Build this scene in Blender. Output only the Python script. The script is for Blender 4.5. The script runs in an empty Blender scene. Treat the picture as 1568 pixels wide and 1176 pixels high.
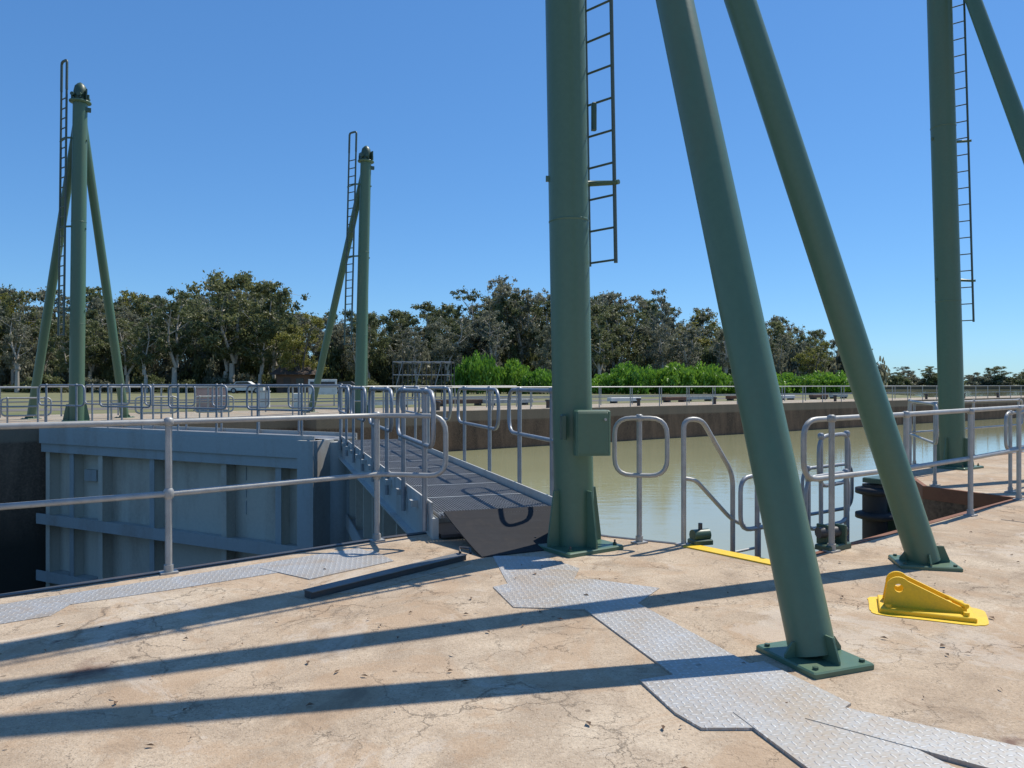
import bpy, math, random
import numpy as np
from mathutils import Vector, Matrix
from mathutils.geometry import tessellate_polygon
random.seed(7); rng=np.random.default_rng(11)
scene=bpy.context.scene
COL=scene.collection
# ------------------------------------------------ lock axes
CU,SU=0.819,0.574
def UV(u,v): return (u*CU-v*SU, u*SU+v*CU)

# ------------------------------------------------ materials
class N:
    def __init__(s,name):
        s.m=bpy.data.materials.new(name); s.m.use_nodes=True
        s.t=s.m.node_tree; s.b=s.t.nodes['Principled BSDF']; s.out=s.t.nodes['Material Output']
    def n(s,typ,**k):
        x=s.t.nodes.new(typ)
        for a,b in k.items(): setattr(x,a,b)
        return x
    def l(s,a,b): s.t.links.new(a,b)
    def coord(s,kind='Object'):
        return s.n('ShaderNodeTexCoord').outputs[kind]
    def noise(s,co,scale,detail=4,rough=.55,dist=0):
        x=s.n('ShaderNodeTexNoise'); x.inputs['Scale'].default_value=scale; x.inputs['Detail'].default_value=detail
        x.inputs['Roughness'].default_value=rough; x.inputs['Distortion'].default_value=dist
        s.l(co,x.inputs['Vector']); return x.outputs['Fac']
    def ramp(s,f,p0,p1,c0=(0,0,0,1),c1=(1,1,1,1)):
        r=s.n('ShaderNodeValToRGB'); r.color_ramp.elements[0].position=p0; r.color_ramp.elements[1].position=p1
        r.color_ramp.elements[0].color=c0; r.color_ramp.elements[1].color=c1
        s.l(f,r.inputs['Fac']); return r.outputs['Color']
    def mix(s,f,a,b,mode='MIX'):
        x=s.n('ShaderNodeMixRGB'); x.blend_type=mode
        for i,q in zip((0,1,2),(f,a,b)):
            if hasattr(q,'is_linked') or hasattr(q,'node'): s.l(q,x.inputs[i])
            else: x.inputs[i].default_value= q if i==0 else (*q,1)
        return x.outputs[0]
    def math(s,op,a,b=0.0,c=None):
        x=s.n('ShaderNodeMath'); x.operation=op
        for i,q in enumerate((a,b,c)):
            if q is None: continue
            if hasattr(q,'node'): s.l(q,x.inputs[i])
            else: x.inputs[i].default_value=q
        return x.outputs[0]
    def bump(s,h,strength=.3,dist=.01):
        x=s.n('ShaderNodeBump'); x.inputs['Strength'].default_value=strength; x.inputs['Distance'].default_value=dist
        s.l(h,x.inputs['Height']); s.l(x.outputs[0],s.b.inputs['Normal'])
    def base(s,c):
        if hasattr(c,'node'): s.l(c,s.b.inputs['Base Color'])
        else: s.b.inputs['Base Color'].default_value=(*c,1)
    def set(s,rough=.5,metal=0,spec=.5):
        s.b.inputs['Roughness'].default_value=rough; s.b.inputs['Metallic'].default_value=metal
        s.b.inputs['Specular IOR Level'].default_value=spec

def paint(name,col,dirt=(.1,.08,.05),rough=.4,amt=.35,metal=0,scale=3,streak=False):
    n=N(name); co=n.coord()
    if streak:
        mp=n.n('ShaderNodeMapping'); mp.inputs['Scale'].default_value=(1,1,.18); n.l(co,mp.inputs[0]); co2=mp.outputs[0]
    else: co2=co
    a=n.noise(co2,scale,6,.65); b=n.noise(co,scale*14,3)
    f=n.math('MULTIPLY',n.ramp(a,.48,.74),amt)
    c=n.mix(f,col,dirt)
    c2=n.mix(n.ramp(b,.3,.7),c,tuple(min(1,x*1.25) for x in col)); 
    n.base(n.mix(.35,c,c2)); n.set(rough,metal)
    n.l(n.math('MULTIPLY_ADD',a,.3,rough-.12),n.b.inputs['Roughness'])
    n.bump(b,.12,.004)
    return n.m

def concrete_ground(name,base=(.52,.395,.27),dark=(.30,.22,.15),light=(.62,.51,.375)):
    n=N(name); co=n.coord()
    big=n.noise(co,.45,5,.6); mid=n.noise(co,2.3,6,.65,.6); fine=n.noise(co,40,4,.7); sp=n.noise(co,130,2)
    c=n.mix(n.ramp(big,.38,.62),base,light)
    c=n.mix(n.math('MULTIPLY',n.ramp(mid,.42,.70),.8),c,dark)
    c=n.mix(n.math('MULTIPLY',n.ramp(fine,.35,.75),.55),c,tuple(x*.5 for x in base))
    c=n.mix(n.math('MULTIPLY',n.ramp(sp,.58,.70),.5),c,(.66,.60,.50))
    sp2=n.noise(co,75,2); c=n.mix(n.math('MULTIPLY',n.ramp(sp2,.58,.66),.55),c,(.18,.13,.09))
    bl=n.noise(co,1.1,7,.7,1.2)
    c=n.mix(n.math('MULTIPLY',n.ramp(bl,.50,.56),.48),c,(.42,.285,.175))
    bl2=n.noise(co,.7,7,.75,.8)
    c=n.mix(n.math('MULTIPLY',n.ramp(bl2,.56,.60),.38),c,(.58,.51,.42))
    st=n.noise(co,.9,8,.78,1.5); c=n.mix(n.math('MULTIPLY',n.ramp(st,.55,.68),.6),c,(.21,.15,.10))
    vs=n.n('ShaderNodeTexVoronoi'); vs.inputs['Scale'].default_value=3.2; n.l(co,vs.inputs['Vector'])
    sm=n.math('LESS_THAN',vs.outputs['Distance'],.045)
    c=n.mix(n.math('MULTIPLY',sm,.6),c,(.09,.065,.045))
    wob=n.n('ShaderNodeTexNoise'); wob.inputs['Scale'].default_value=3.4; wob.inputs['Detail'].default_value=8; wob.inputs['Roughness'].default_value=.62; n.l(co,wob.inputs['Vector'])
    va=n.n('ShaderNodeVectorMath'); va.operation='MULTIPLY_ADD'; n.l(wob.outputs['Color'],va.inputs[0]); va.inputs[1].default_value=(.5,.5,.0); n.l(co,va.inputs[2])
    cr=None
    for sc,wd,lo,hi in ((1.3,.006,.46,.56),(4.5,.011,.49,.59)):
        vo=n.n('ShaderNodeTexVoronoi'); vo.feature='DISTANCE_TO_EDGE'; vo.inputs['Scale'].default_value=sc; n.l(va.outputs[0],vo.inputs['Vector'])
        q=n.ramp(vo.outputs['Distance'],.0,wd,(1,1,1,1),(0,0,0,1))
        q=n.math('MULTIPLY',q,n.ramp(n.noise(co,.6*sc/1.5,3),lo,hi))
        cr=q if cr is None else n.math('MAXIMUM',cr,q)
    c=n.mix(n.math('MULTIPLY',cr,.5),c,(.14,.095,.065))
    sep=n.n('ShaderNodeSeparateXYZ'); n.l(va.outputs[0],sep.inputs[0])
    for sx,sy,r in ((-1.98,4.17,.17),(2.30,3.35,.10),(-2.4,4.6,.06)):
        dx=n.math('SUBTRACT',sep.outputs[0],sx); dy=n.math('SUBTRACT',sep.outputs[1],sy)
        dd=n.math('SQRT',n.math('ADD',n.math('MULTIPLY',dx,dx),n.math('MULTIPLY',dy,dy)))
        c=n.mix(n.math('MULTIPLY',n.ramp(dd,r*.2,r,(1,1,1,1),(0,0,0,1)),.75),c,(.12,.055,.04))
    n.base(c); n.set(.9,0,.25)
    h=n.math('SUBTRACT',n.math('ADD',n.math('MULTIPLY',fine,.6),n.math('MULTIPLY',sp,.4)),n.math('MULTIPLY',cr,.8))
    n.bump(h,.65,.014)
    return n.m

def wall_mat(name,a=(.20,.125,.08),b=(.075,.052,.036)):
    n=N(name); co=n.coord()
    mp=n.n('ShaderNodeMapping'); mp.inputs['Scale'].default_value=(1,1,.25); n.l(co,mp.inputs[0])
    x=n.noise(mp.outputs[0],1.6,7,.7,.5); y=n.noise(co,18,4)
    c=n.mix(n.ramp(x,.35,.65),a,b); c=n.mix(n.math('MULTIPLY',n.ramp(y,.4,.7),.4),c,tuple(q*1.6 for q in a))
    sep=n.n('ShaderNodeSeparateXYZ'); n.l(co,sep.inputs[0])
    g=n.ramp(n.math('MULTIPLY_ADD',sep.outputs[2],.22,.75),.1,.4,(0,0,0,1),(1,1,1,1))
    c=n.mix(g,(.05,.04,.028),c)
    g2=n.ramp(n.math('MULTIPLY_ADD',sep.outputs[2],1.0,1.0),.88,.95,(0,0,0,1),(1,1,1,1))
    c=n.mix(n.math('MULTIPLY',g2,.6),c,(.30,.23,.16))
    n.base(c); n.set(.9,0,.3); n.bump(n.math('ADD',x,n.math('MULTIPLY',y,.3)),.5,.03); return n.m

def checker_mat(name):
    n=N(name); co=n.coord()
    mp=n.n('ShaderNodeMapping'); mp.inputs['Scale'].default_value=(24,24,24); mp.inputs['Rotation'].default_value=(0,0,math.radians(35+45)); n.l(co,mp.inputs[0])
    sep=n.n('ShaderNodeSeparateXYZ'); n.l(mp.outputs[0],sep.inputs[0])
    X,Y=sep.outputs[0],sep.outputs[1]
    fx=n.math('FLOOR',X); fy=n.math('FLOOR',Y)
    par=n.math('FLOORED_MODULO',n.math('ADD',fx,fy),2.0)
    lx=n.math('SUBTRACT',n.math('FRACT',X),.5); ly=n.math('SUBTRACT',n.math('FRACT',Y),.5)
    def ell(a,b):
        p=n.math('DIVIDE',a,.46); q=n.math('DIVIDE',b,.17)
        return n.math('ADD',n.math('MULTIPLY',p,p),n.math('MULTIPLY',q,q))
    e1=ell(lx,ly); e2=ell(ly,lx)
    e=n.math('ADD',n.math('MULTIPLY',e1,par),n.math('MULTIPLY',e2,n.math('SUBTRACT',1.0,par)))
    h=n.ramp(e,.35,1.0,(1,1,1,1),(0,0,0,1))
    ns=n.noise(co,3,6,.7); fi=n.noise(co,60,3); d2=n.noise(co,1.4,7,.75,.8)
    c=n.mix(n.ramp(ns,.35,.7),(.43,.44,.44),(.37,.34,.29))
    c=n.mix(n.math('MULTIPLY',h,.8),c,(.60,.60,.58)); c=n.mix(n.math('MULTIPLY',n.ramp(fi,.42,.66),.55),c,(.38,.31,.23))
    c=n.mix(n.math('MULTIPLY',n.ramp(d2,.50,.62),.6),c,(.40,.31,.215))
    n.base(c); n.set(.5,.3); n.bump(h,.7,.005); return n.m

def galv(name,col=(.36,.38,.40),metal=.55,rough=.42):
    n=N(name); co=n.coord(); a=n.noise(co,9,5,.6); b=n.noise(co,60,3)
    c=n.mix(n.ramp(a,.3,.7),tuple(x*.75 for x in col),col); c=n.mix(n.math('MULTIPLY',n.ramp(b,.6,.75),.35),c,(.2,.13,.09))
    n.base(c); n.set(rough,metal); n.bump(b,.1,.003); return n.m

def water_mat(name,col,scale=1.2,strength=.12,rough=.04):
    n=N(name); co=n.coord()
    mp=n.n('ShaderNodeMapping'); mp.inputs['Rotation'].default_value=(0,0,math.radians(35)); mp.inputs['Scale'].default_value=(1,2.2,1); n.l(co,mp.inputs[0])
    a=n.noise(mp.outputs[0],scale,4,.5); b=n.noise(mp.outputs[0],scale*7,3,.5)
    c=n.mix(n.noise(co,.15,3),col,tuple(x*.8 for x in col))
    n.base(c); n.set(rough,0,.6); n.bump(n.math('ADD',a,n.math('MULTIPLY',b,.25)),strength,.05); return n.m

def leaf_mat(name,c1,c2,c3,trans=.42):
    n=N(name); g=n.n('ShaderNodeNewGeometry'); oi=n.n('ShaderNodeObjectInfo')
    r=g.outputs['Random Per Island']
    c=n.mix(r,c1,c2)
    big=n.noise(n.coord('Object'),.45,2)
    c=n.mix(n.ramp(big,.42,.62),c,c3)
    c=n.mix(n.math('MULTIPLY',oi.outputs['Random'],.55),c,(c2[0]*1.25,c2[1]*1.1,c2[2]*1.0))
    n.base(c); n.set(.5,0,.4)
    tr=n.n('ShaderNodeBsdfTranslucent'); n.l(c,tr.inputs[0])
    ms=n.n('ShaderNodeMixShader'); ms.inputs[0].default_value=trans
    n.l(n.b.outputs[0],ms.inputs[1]); n.l(tr.outputs[0],ms.inputs[2]); n.l(ms.outputs[0],n.out.inputs[0])
    return n.m

def ground_mat(name,a,b,c3):
    n=N(name); co=n.coord(); x=n.noise(co,.06,6,.6); y=n.noise(co,.9,6,.7); z=n.noise(co,14,3)
    c=n.mix(n.ramp(x,.4,.6),a,b); c=n.mix(n.ramp(y,.45,.7),c,c3); c=n.mix(n.math('MULTIPLY',z,.4),c,tuple(q*.5 for q in a))
    n.base(c); n.set(.95,0,.2); n.bump(z,.5,.05); return n.m

M={}
M['conc']=concrete_ground('weathered_concrete')
M['conc2']=concrete_ground('far_concrete',(.38,.33,.25),(.26,.22,.16),(.46,.41,.33))
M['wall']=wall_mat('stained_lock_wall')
M['chk']=checker_mat('checker_plate')
M['green']=paint('green_paint',(.074,.145,.092),(.14,.15,.08),.36,.5,0,1.6,True)
M['greenD']=paint('green_paint_dark',(.045,.09,.06),(.06,.05,.03),.4)
M['galv']=galv('galvanised_steel',(.42,.42,.40),.3,.5)
M['galvb']=galv('galvanised_blue',(.32,.34,.36),.35,.45)
M['gate']=paint('gate_blue_grey_paint',(.42,.43,.405),(.30,.21,.14),.5,.7,0,1.1,True)
M['gateD']=paint('gate_panel_paint',(.64,.56,.44),(.36,.24,.15),.6,.85,0,1.0,True)
M['grate']=galv('steel_grating',(.27,.28,.29),.3,.55)
M['toe']=paint('toe_board',(.46,.45,.42),(.08,.07,.06),.6,.8,0,5)
M['black']=paint('black_rubber',(.018,.018,.02),(.06,.05,.045),.6,.6)
M['ramp']=paint('ramp_grit',(.022,.022,.024),(.06,.052,.045),.95,.5,0,6)
M['yellow']=paint('yellow_paint',(.80,.50,.015),(.3,.2,.08),.5,.35,0,5)
M['rust']=paint('rust',(.2,.08,.04),(.09,.04,.03),.8,.6)
M['white']=paint('white_paint',(.66,.66,.63),(.3,.26,.2),.6,.5)
M['edge']=paint('edge_steel',(.05,.052,.055),(.12,.07,.05),.5,.6)
M['beam']=paint('beam_steel',(.13,.135,.135),(.10,.07,.05),.5,.6)
M['brown']=paint('brown_brick',(.15,.085,.055),(.08,.05,.04),.8,.5)
M['roof']=paint('roof_sheet',(.085,.06,.045),(.07,.05,.04),.7,.5)
M['glass']=paint('dark_glass',(.02,.025,.03),(.03,.03,.03),.1,.1)
M['pink']=paint('faded_cabinet',(.42,.30,.26),(.2,.15,.12),.6,.4)
M['litter']=paint('leaf_litter',(.16,.10,.06),(.07,.045,.03),.9,.8,0,9)
M['water']=water_mat('river_water',(.385,.38,.215),strength=.09)
M['waterD']=water_mat('lower_pool_water',(.03,.035,.02))
M['bark']=paint('eucalypt_bark',(.44,.40,.34),(.16,.13,.10),.85,.6,0,2)
M['barkD']=paint('dark_bark',(.13,.11,.09),(.06,.05,.04),.9,.5,0,2)
M['leaf']=leaf_mat('eucalypt_leaves',(.115,.145,.062),(.18,.21,.095),(.085,.11,.05))
M['leafg']=leaf_mat('grey_leaves',(.185,.205,.14),(.24,.255,.18),(.15,.165,.11))
M['leafy']=leaf_mat('wattle_leaves',(.20,.21,.05),(.26,.26,.065),(.15,.165,.05))
M['willow']=leaf_mat('willow_leaves',(.12,.26,.03),(.20,.38,.045),(.08,.20,.022),.42)
M['grass']=ground_mat('dry_grass_ground',(.15,.17,.07),(.22,.21,.11),(.27,.24,.16))
M['bed']=ground_mat('riverbed_earth',(.14,.11,.07),(.18,.14,.09),(.2,.16,.11))
M['asph']=ground_mat('access_road_asphalt',(.16,.15,.14),(.2,.19,.17),(.13,.12,.11))
M['galvG']=paint('ladder_paint',(.06,.10,.09),(.08,.06,.04),.45,.4)

# ------------------------------------------------ builder
class B:
    def __init__(s): s.v=[];s.f=[];s.m=[];s.s=[];s.mats=[]
    def mi(s,k):
        if k not in s.mats: s.mats.append(k)
        return s.mats.index(k)
    def add(s,vs,fs,mat,smooth=False):
        o=len(s.v); s.v.extend([tuple(x) for x in vs]); i=s.mi(mat)
        for f in fs: s.f.append(tuple(o+q for q in f)); s.m.append(i); s.s.append(smooth)
    def tube(s,pts,r,mat,n=10,closed=False,caps=True):
        P=[Vector(p) for p in pts]; k=len(P)
        R=r if isinstance(r,(list,tuple)) else [r]*k
        T=[]
        for i in range(k):
            if closed: t=(P[(i+1)%k]-P[i-1])
            else: t=(P[min(i+1,k-1)]-P[max(i-1,0)])
            T.append(t.normalized())
        a=Vector((0,0,1)) if abs(T[0].z)<.9 else Vector((1,0,0))
        nv=T[0].cross(a).normalized(); vs=[];fs=[]
        for i in range(k):
            if i>0:
                q=T[i-1].rotation_difference(T[i]); nv=(q@nv).normalized()
            bv=T[i].cross(nv).normalized()
            for j in range(n):
                an=2*math.pi*j/n; vs.append(P[i]+(nv*math.cos(an)+bv*math.sin(an))*R[i])
        K=k if closed else k-1
        for i in range(K):
            for j in range(n):
                a0=i*n+j;a1=i*n+(j+1)%n;b0=((i+1)%k)*n+j;b1=((i+1)%k)*n+(j+1)%n
                fs.append((a0,b0,b1,a1))
        s.add(vs,fs,mat,True)
        if caps and not closed:
            s.add(vs[:n],[tuple(range(n))],mat); s.add(vs[-n:],[tuple(reversed(range(n)))],mat)
    def strip(s,A,Bp,z0,z1,o0,o1,mat):
        A=Vector(A[:2]);C=Vector(Bp[:2]); d=(C-A).normalized(); nn=Vector((-d.y,d.x))
        za0,zb0=(z0 if isinstance(z0,tuple) else (z0,z0)); za1,zb1=(z1 if isinstance(z1,tuple) else (z1,z1))
        q=[A+nn*o0,C+nn*o0,C+nn*o1,A+nn*o1]; zl=[za0,zb0,zb0,za0]; zh=[za1,zb1,zb1,za1]
        vs=[(p.x,p.y,z) for p,z in zip(q,zl)]+[(p.x,p.y,z) for p,z in zip(q,zh)]
        s.add(vs,[(3,2,1,0),(4,5,6,7),(0,1,5,4),(1,2,6,5),(2,3,7,6),(3,0,4,7)],mat)
    def box(s,c,size,mat,rz=0,bev=0,M4=None):
        x,y,z=[q/2 for q in size]; 
        if bev:
            b=bev; ring=[(x-b,y),(x,y-b),(x,-y+b),(x-b,-y),(-x+b,-y),(-x,-y+b),(-x,y-b),(-x+b,y)][::-1]
            ri=[(px*(x-b)/x,py*(y-b)/y) for px,py in ring]
            L=[[(p[0],p[1],-z) for p in ring],[(p[0],p[1],z-b) for p in ring],[(p[0],p[1],z) for p in ri]]
            vs=sum(L,[]); fs=[tuple(reversed(range(8))),tuple(range(16,24))]
            for k in (0,8):
                for j in range(8): fs.append((k+j,k+(j+1)%8,k+8+(j+1)%8,k+8+j))
        else:
            vs=[(a*x,b_*y,c_*z) for c_ in(-1,1) for a,b_ in((-1,-1),(1,-1),(1,1),(-1,1))]
            fs=[(3,2,1,0),(4,5,6,7),(0,1,5,4),(1,2,6,5),(2,3,7,6),(3,0,4,7)]
        m=M4 if M4 else Matrix.Translation(c)@Matrix.Rotation(rz,4,'Z')
        s.add([m@Vector(p) for p in vs],fs,mat)
    def prism(s,poly,z0,z1,mtop,mside=None,bottom=False):
        mside=mside or mtop
        ar=sum(poly[i][0]*poly[(i+1)%len(poly)][1]-poly[(i+1)%len(poly)][0]*poly[i][1] for i in range(len(poly)))
        if ar<0: poly=poly[::-1]
        n=len(poly); tri=tessellate_polygon([[Vector((p[0],p[1],0)) for p in poly]])
        tf=[]
        for t in tri:
            a,b,c=[poly[i] for i in t]
            cr=(b[0]-a[0])*(c[1]-a[1])-(b[1]-a[1])*(c[0]-a[0])
            tf.append(tuple(t) if cr>0 else tuple(reversed(t)))
        s.add([(p[0],p[1],z1) for p in poly],tf,mtop)
        if z0 is not None and z0<z1:
            vs=[(p[0],p[1],z0) for p in poly]+[(p[0],p[1],z1) for p in poly]
            s.add(vs,[(i,(i+1)%n,n+(i+1)%n,n+i) for i in range(n)],mside)
    def plate(s,prof,thick,mat,M4):
        n=len(prof); t=thick/2
        vs=[M4@Vector((p[0],-t,p[1])) for p in prof]+[M4@Vector((p[0],t,p[1])) for p in prof]
        s.add(vs,[tuple(range(n)),tuple(reversed(range(n,2*n)))]+[((i+1)%n,i,n+i,n+(i+1)%n) for i in range(n)],mat)
    def build(s,name,parent=None,loc=None):
        me=bpy.data.meshes.new(name); me.from_pydata(s.v,[],s.f)
        for k in s.mats: me.materials.append(M[k])
        me.polygons.foreach_set('material_index',s.m); me.polygons.foreach_set('use_smooth',s.s)
        me.update(); o=bpy.data.objects.new(name,me); COL.objects.link(o)
        if parent: o.parent=parent
        return o
def empty(name):
    o=bpy.data.objects.new(name,None); COL.objects.link(o); return o

def fillet(P,r,seg=5,closed=True):
    P=[Vector(p) for p in P]; out=[]; n=len(P)
    for i in range(n):
        if not closed and i in(0,n-1): out.append(P[i]); continue
        a,b,c=P[i-1],P[i],P[(i+1)%n]; d1=(a-b);d2=(c-b); l=min(r,d1.length*.48,d2.length*.48)
        d1.normalize();d2.normalize()
        if d1.dot(d2)<-.98: out.append(b); continue
        p=b+d1*l;q=b+d2*l
        for k in range(seg+1):
            t=k/seg; out.append(p*(1-t)**2+b*2*t*(1-t)+q*t*t)
    return out
def loop_panel(b,pts,zt,zm,mat,r=.022,ext=.3,cr=.14,post=True,zb=0,pr=.024,foot=True):
    P=[Vector((p[0],p[1])) for p in pts]
    d0=(P[0]-P[1]).normalized(); d1=(P[-1]-P[-2]).normalized()
    Q=[P[0]+d0*ext]+P[1:-1]+[P[-1]+d1*ext] if len(P)>2 else [P[0]+d0*ext,P[-1]+d1*ext]
    path=[(p.x,p.y,zt) for p in Q]+[(p.x,p.y,zm) for p in reversed(Q)]
    b.tube(fillet(path,cr,5),r,mat,8,closed=True)
    if post:
        for p in P: post_(b,p,zb,zt,mat,pr,foot)
def post_(b,p,zb,zt,mat,pr=.024,foot=True):
    b.tube([(p[0],p[1],zb),(p[0],p[1],zt-.01)],pr,mat,8)
    if foot:
        b.box((p[0],p[1],zb+.008),(.13,.10,.016),mat,.6)
        b.tube([(p[0],p[1],zb+.016),(p[0],p[1],zb+.07)],pr*1.35,mat,8)
    for z in (zt,):
        b.tube([(p[0],p[1],z-.035),(p[0],p[1],z-.02),(p[0],p[1],z+.02),(p[0],p[1],z+.035)],[pr*.9,pr*1.5,pr*1.5,pr*.8],mat,8)
def straight_rail(b,pts,zb,h,mat,step=2.0,r=.022,mid=.5,n=6):
    P=[Vector(p) for p in pts]
    for z in (zb+h,zb+h*mid): b.tube([(p.x,p.y,z) for p in P],r,mat,n)
    for i in range(len(P)-1):
        L=(P[i+1]-P[i]).length; k=max(1,round(L/step))
        for j in range(k+(i==len(P)-2)):
            q=P[i].lerp(P[i+1],j/k); b.tube([(q.x,q.y,zb),(q.x,q.y,zb+h)],r*1.05,mat,n,caps=False)

# ------------------------------------------------ land
b=B()
near_edge=[(-150,-97),(-3.75,5.22),(-2.70,6.08),(-1.25,7.32),(-.50,7.85),(.55,7.75),(.95,7.4),(1.70,6.98),(2.20,6.28),(2.75,6.72),(6.62,9.86),(6.02,11.0),(6.95,13.55),(12,17.1)]
u60=UV(60,7.1)
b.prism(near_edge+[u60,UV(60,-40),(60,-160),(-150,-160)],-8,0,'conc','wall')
b.build('lock_wall_pavement')
b=B()
FE=[UV(-150,24.5),UV(2.6,24.5),UV(3.0,26.8),UV(9.5,26.8),UV(9.5,25.5),UV(14,25.5),UV(14,27.5),UV(120,27.5)]
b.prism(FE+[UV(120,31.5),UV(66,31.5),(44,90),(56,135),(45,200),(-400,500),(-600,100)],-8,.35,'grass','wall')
b.build('far_bank')
b=B()
b.prism([UV(-150,24.52),UV(2.58,24.52),UV(2.98,26.82),UV(9.52,26.82),UV(9.52,25.52),UV(14.02,25.52),UV(14.02,27.52),UV(119.9,27.52),UV(119.9,31.4),UV(14,33),UV(-150,32)],None,.354,'conc2')
b.build('far_lock_apron')
b=B()
b.prism([UV(-150,38),UV(60,37.5),UV(60,41),UV(-150,42)],None,.356,'asph')
b.build('access_road')
b=B(); b.prism([(-1500,430),(150,430),(900,300),(2500,200),(2500,4000),(-2500,4000)],-8,.5,'grass','bed'); b.build('distant_shore')
b=B(); b.prism([(-4000,-3000),(4000,-3000),(4000,6000),(-4000,6000)],None,-8,'bed'); b.build('ground')
b=B(); b.prism([(0.0,7.3),(-3.25,16.95),(-12.9,21.35),(-16,25),(-60,60),(-3000,2000),(-3000,5000),(4000,5000),(4000,-800),(70,-60),(.2,4)],None,-1.35,'water'); b.build('river_water')
b=B(); b.prism([(0.0,7.0),(-3.4,16.8),(-12.9,21.2),(-14.5,24),(-160,-60),(-160,-112),(0,4)],None,-4.6,'waterD'); b.build('lower_pool_water')

b=B()
for i in range(1,5): b.strip(near_edge[i],near_edge[i+1],-.18,.012,-.07,.006,'edge')
for i in range(5,7): b.strip(near_edge[i],near_edge[i+1],-.15,.006,-.05,.006,'edge')
b.strip(near_edge[0],near_edge[1],-.18,.012,-.07,.006,'edge')
for i in range(8,13): b.strip(near_edge[i],near_edge[i+1],-.18,.006,-.06,.006,'rust')
b.build('steel_edge_angle')
b=B(); b.strip((1.68,6.99),(2.30,6.22),-.06,.012,-.14,.012,'yellow'); b.build('yellow_edge_strip')
b=B()
for u in (-4.0,9.2): 
    b.strip(UV(u,-6),UV(u,3.7),0.0,.003,-.006,.006,'edge')
b.strip(UV(1.5,-1.0),UV(20,-.6),0,.003,-.006,.006,'edge')
b.build('pavement_joint')
# fallen leaves, grit and twigs on the pavement
b=B(); rl=random.Random(3)
for i in range(420):
    x=rl.uniform(-5,8); y=rl.uniform(2.2,9.5); u=x*CU+y*SU; v=-x*SU+y*CU
    if v>(5.9 if u<4.2 else 3.7): continue
    a=rl.uniform(0,6.28); l=rl.uniform(.006,.028); w_=l*rl.uniform(.2,.6); ca,sa=math.cos(a),math.sin(a); z=.024
    b.add([(x+ca*l,y+sa*l,z*.4),(x-sa*w_,y+ca*w_,z*.75),(x-ca*l,y-sa*l,z*.35),(x+sa*w_,y-ca*w_,z*.6)],[(0,1,2,3)],'litter')
b.build('leaf_litter')

def chk(polys):
    b=B()
    for i,p in enumerate(polys): b.prism(p,0,.004+.003*i,'chk')
    return b.build('checker_plate_cover')
chk([[(-4.2,4.45),(-3.65,4.95),(-1.4,6.85),(-1.10,6.5),(-1.75,6.05),(-2.5,5.45),(-3.0,5.1),(-2.98,4.85),(-3.5,4.45)],
     [(-2.05,6.1),(-1.25,6.75),(-1.0,6.35),(-1.55,5.75)]])
chk([[(-.17,6.55),(.28,6.5),(.55,6.1),(.42,5.5),(-.02,5.55)],
     [(-.14,5.53),(.10,5.72),(.62,5.75),(1.08,5.50),(.76,4.95),(.01,5.03)],
     [(.48,4.98),(.86,5.1),(1.30,3.92),(.86,3.75)],
     [(.64,3.78),(1.35,4.03),(1.58,3.50),(1.30,3.25),(.82,3.25),(.74,3.4)],
     [(1.0,3.4),(1.44,3.5),(1.95,2.4),(1.35,2.2)],
     [(1.44,3.50),(2.3,2.92),(2.6,2.6),(2.4,2.45),(1.30,3.33)]])

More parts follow.
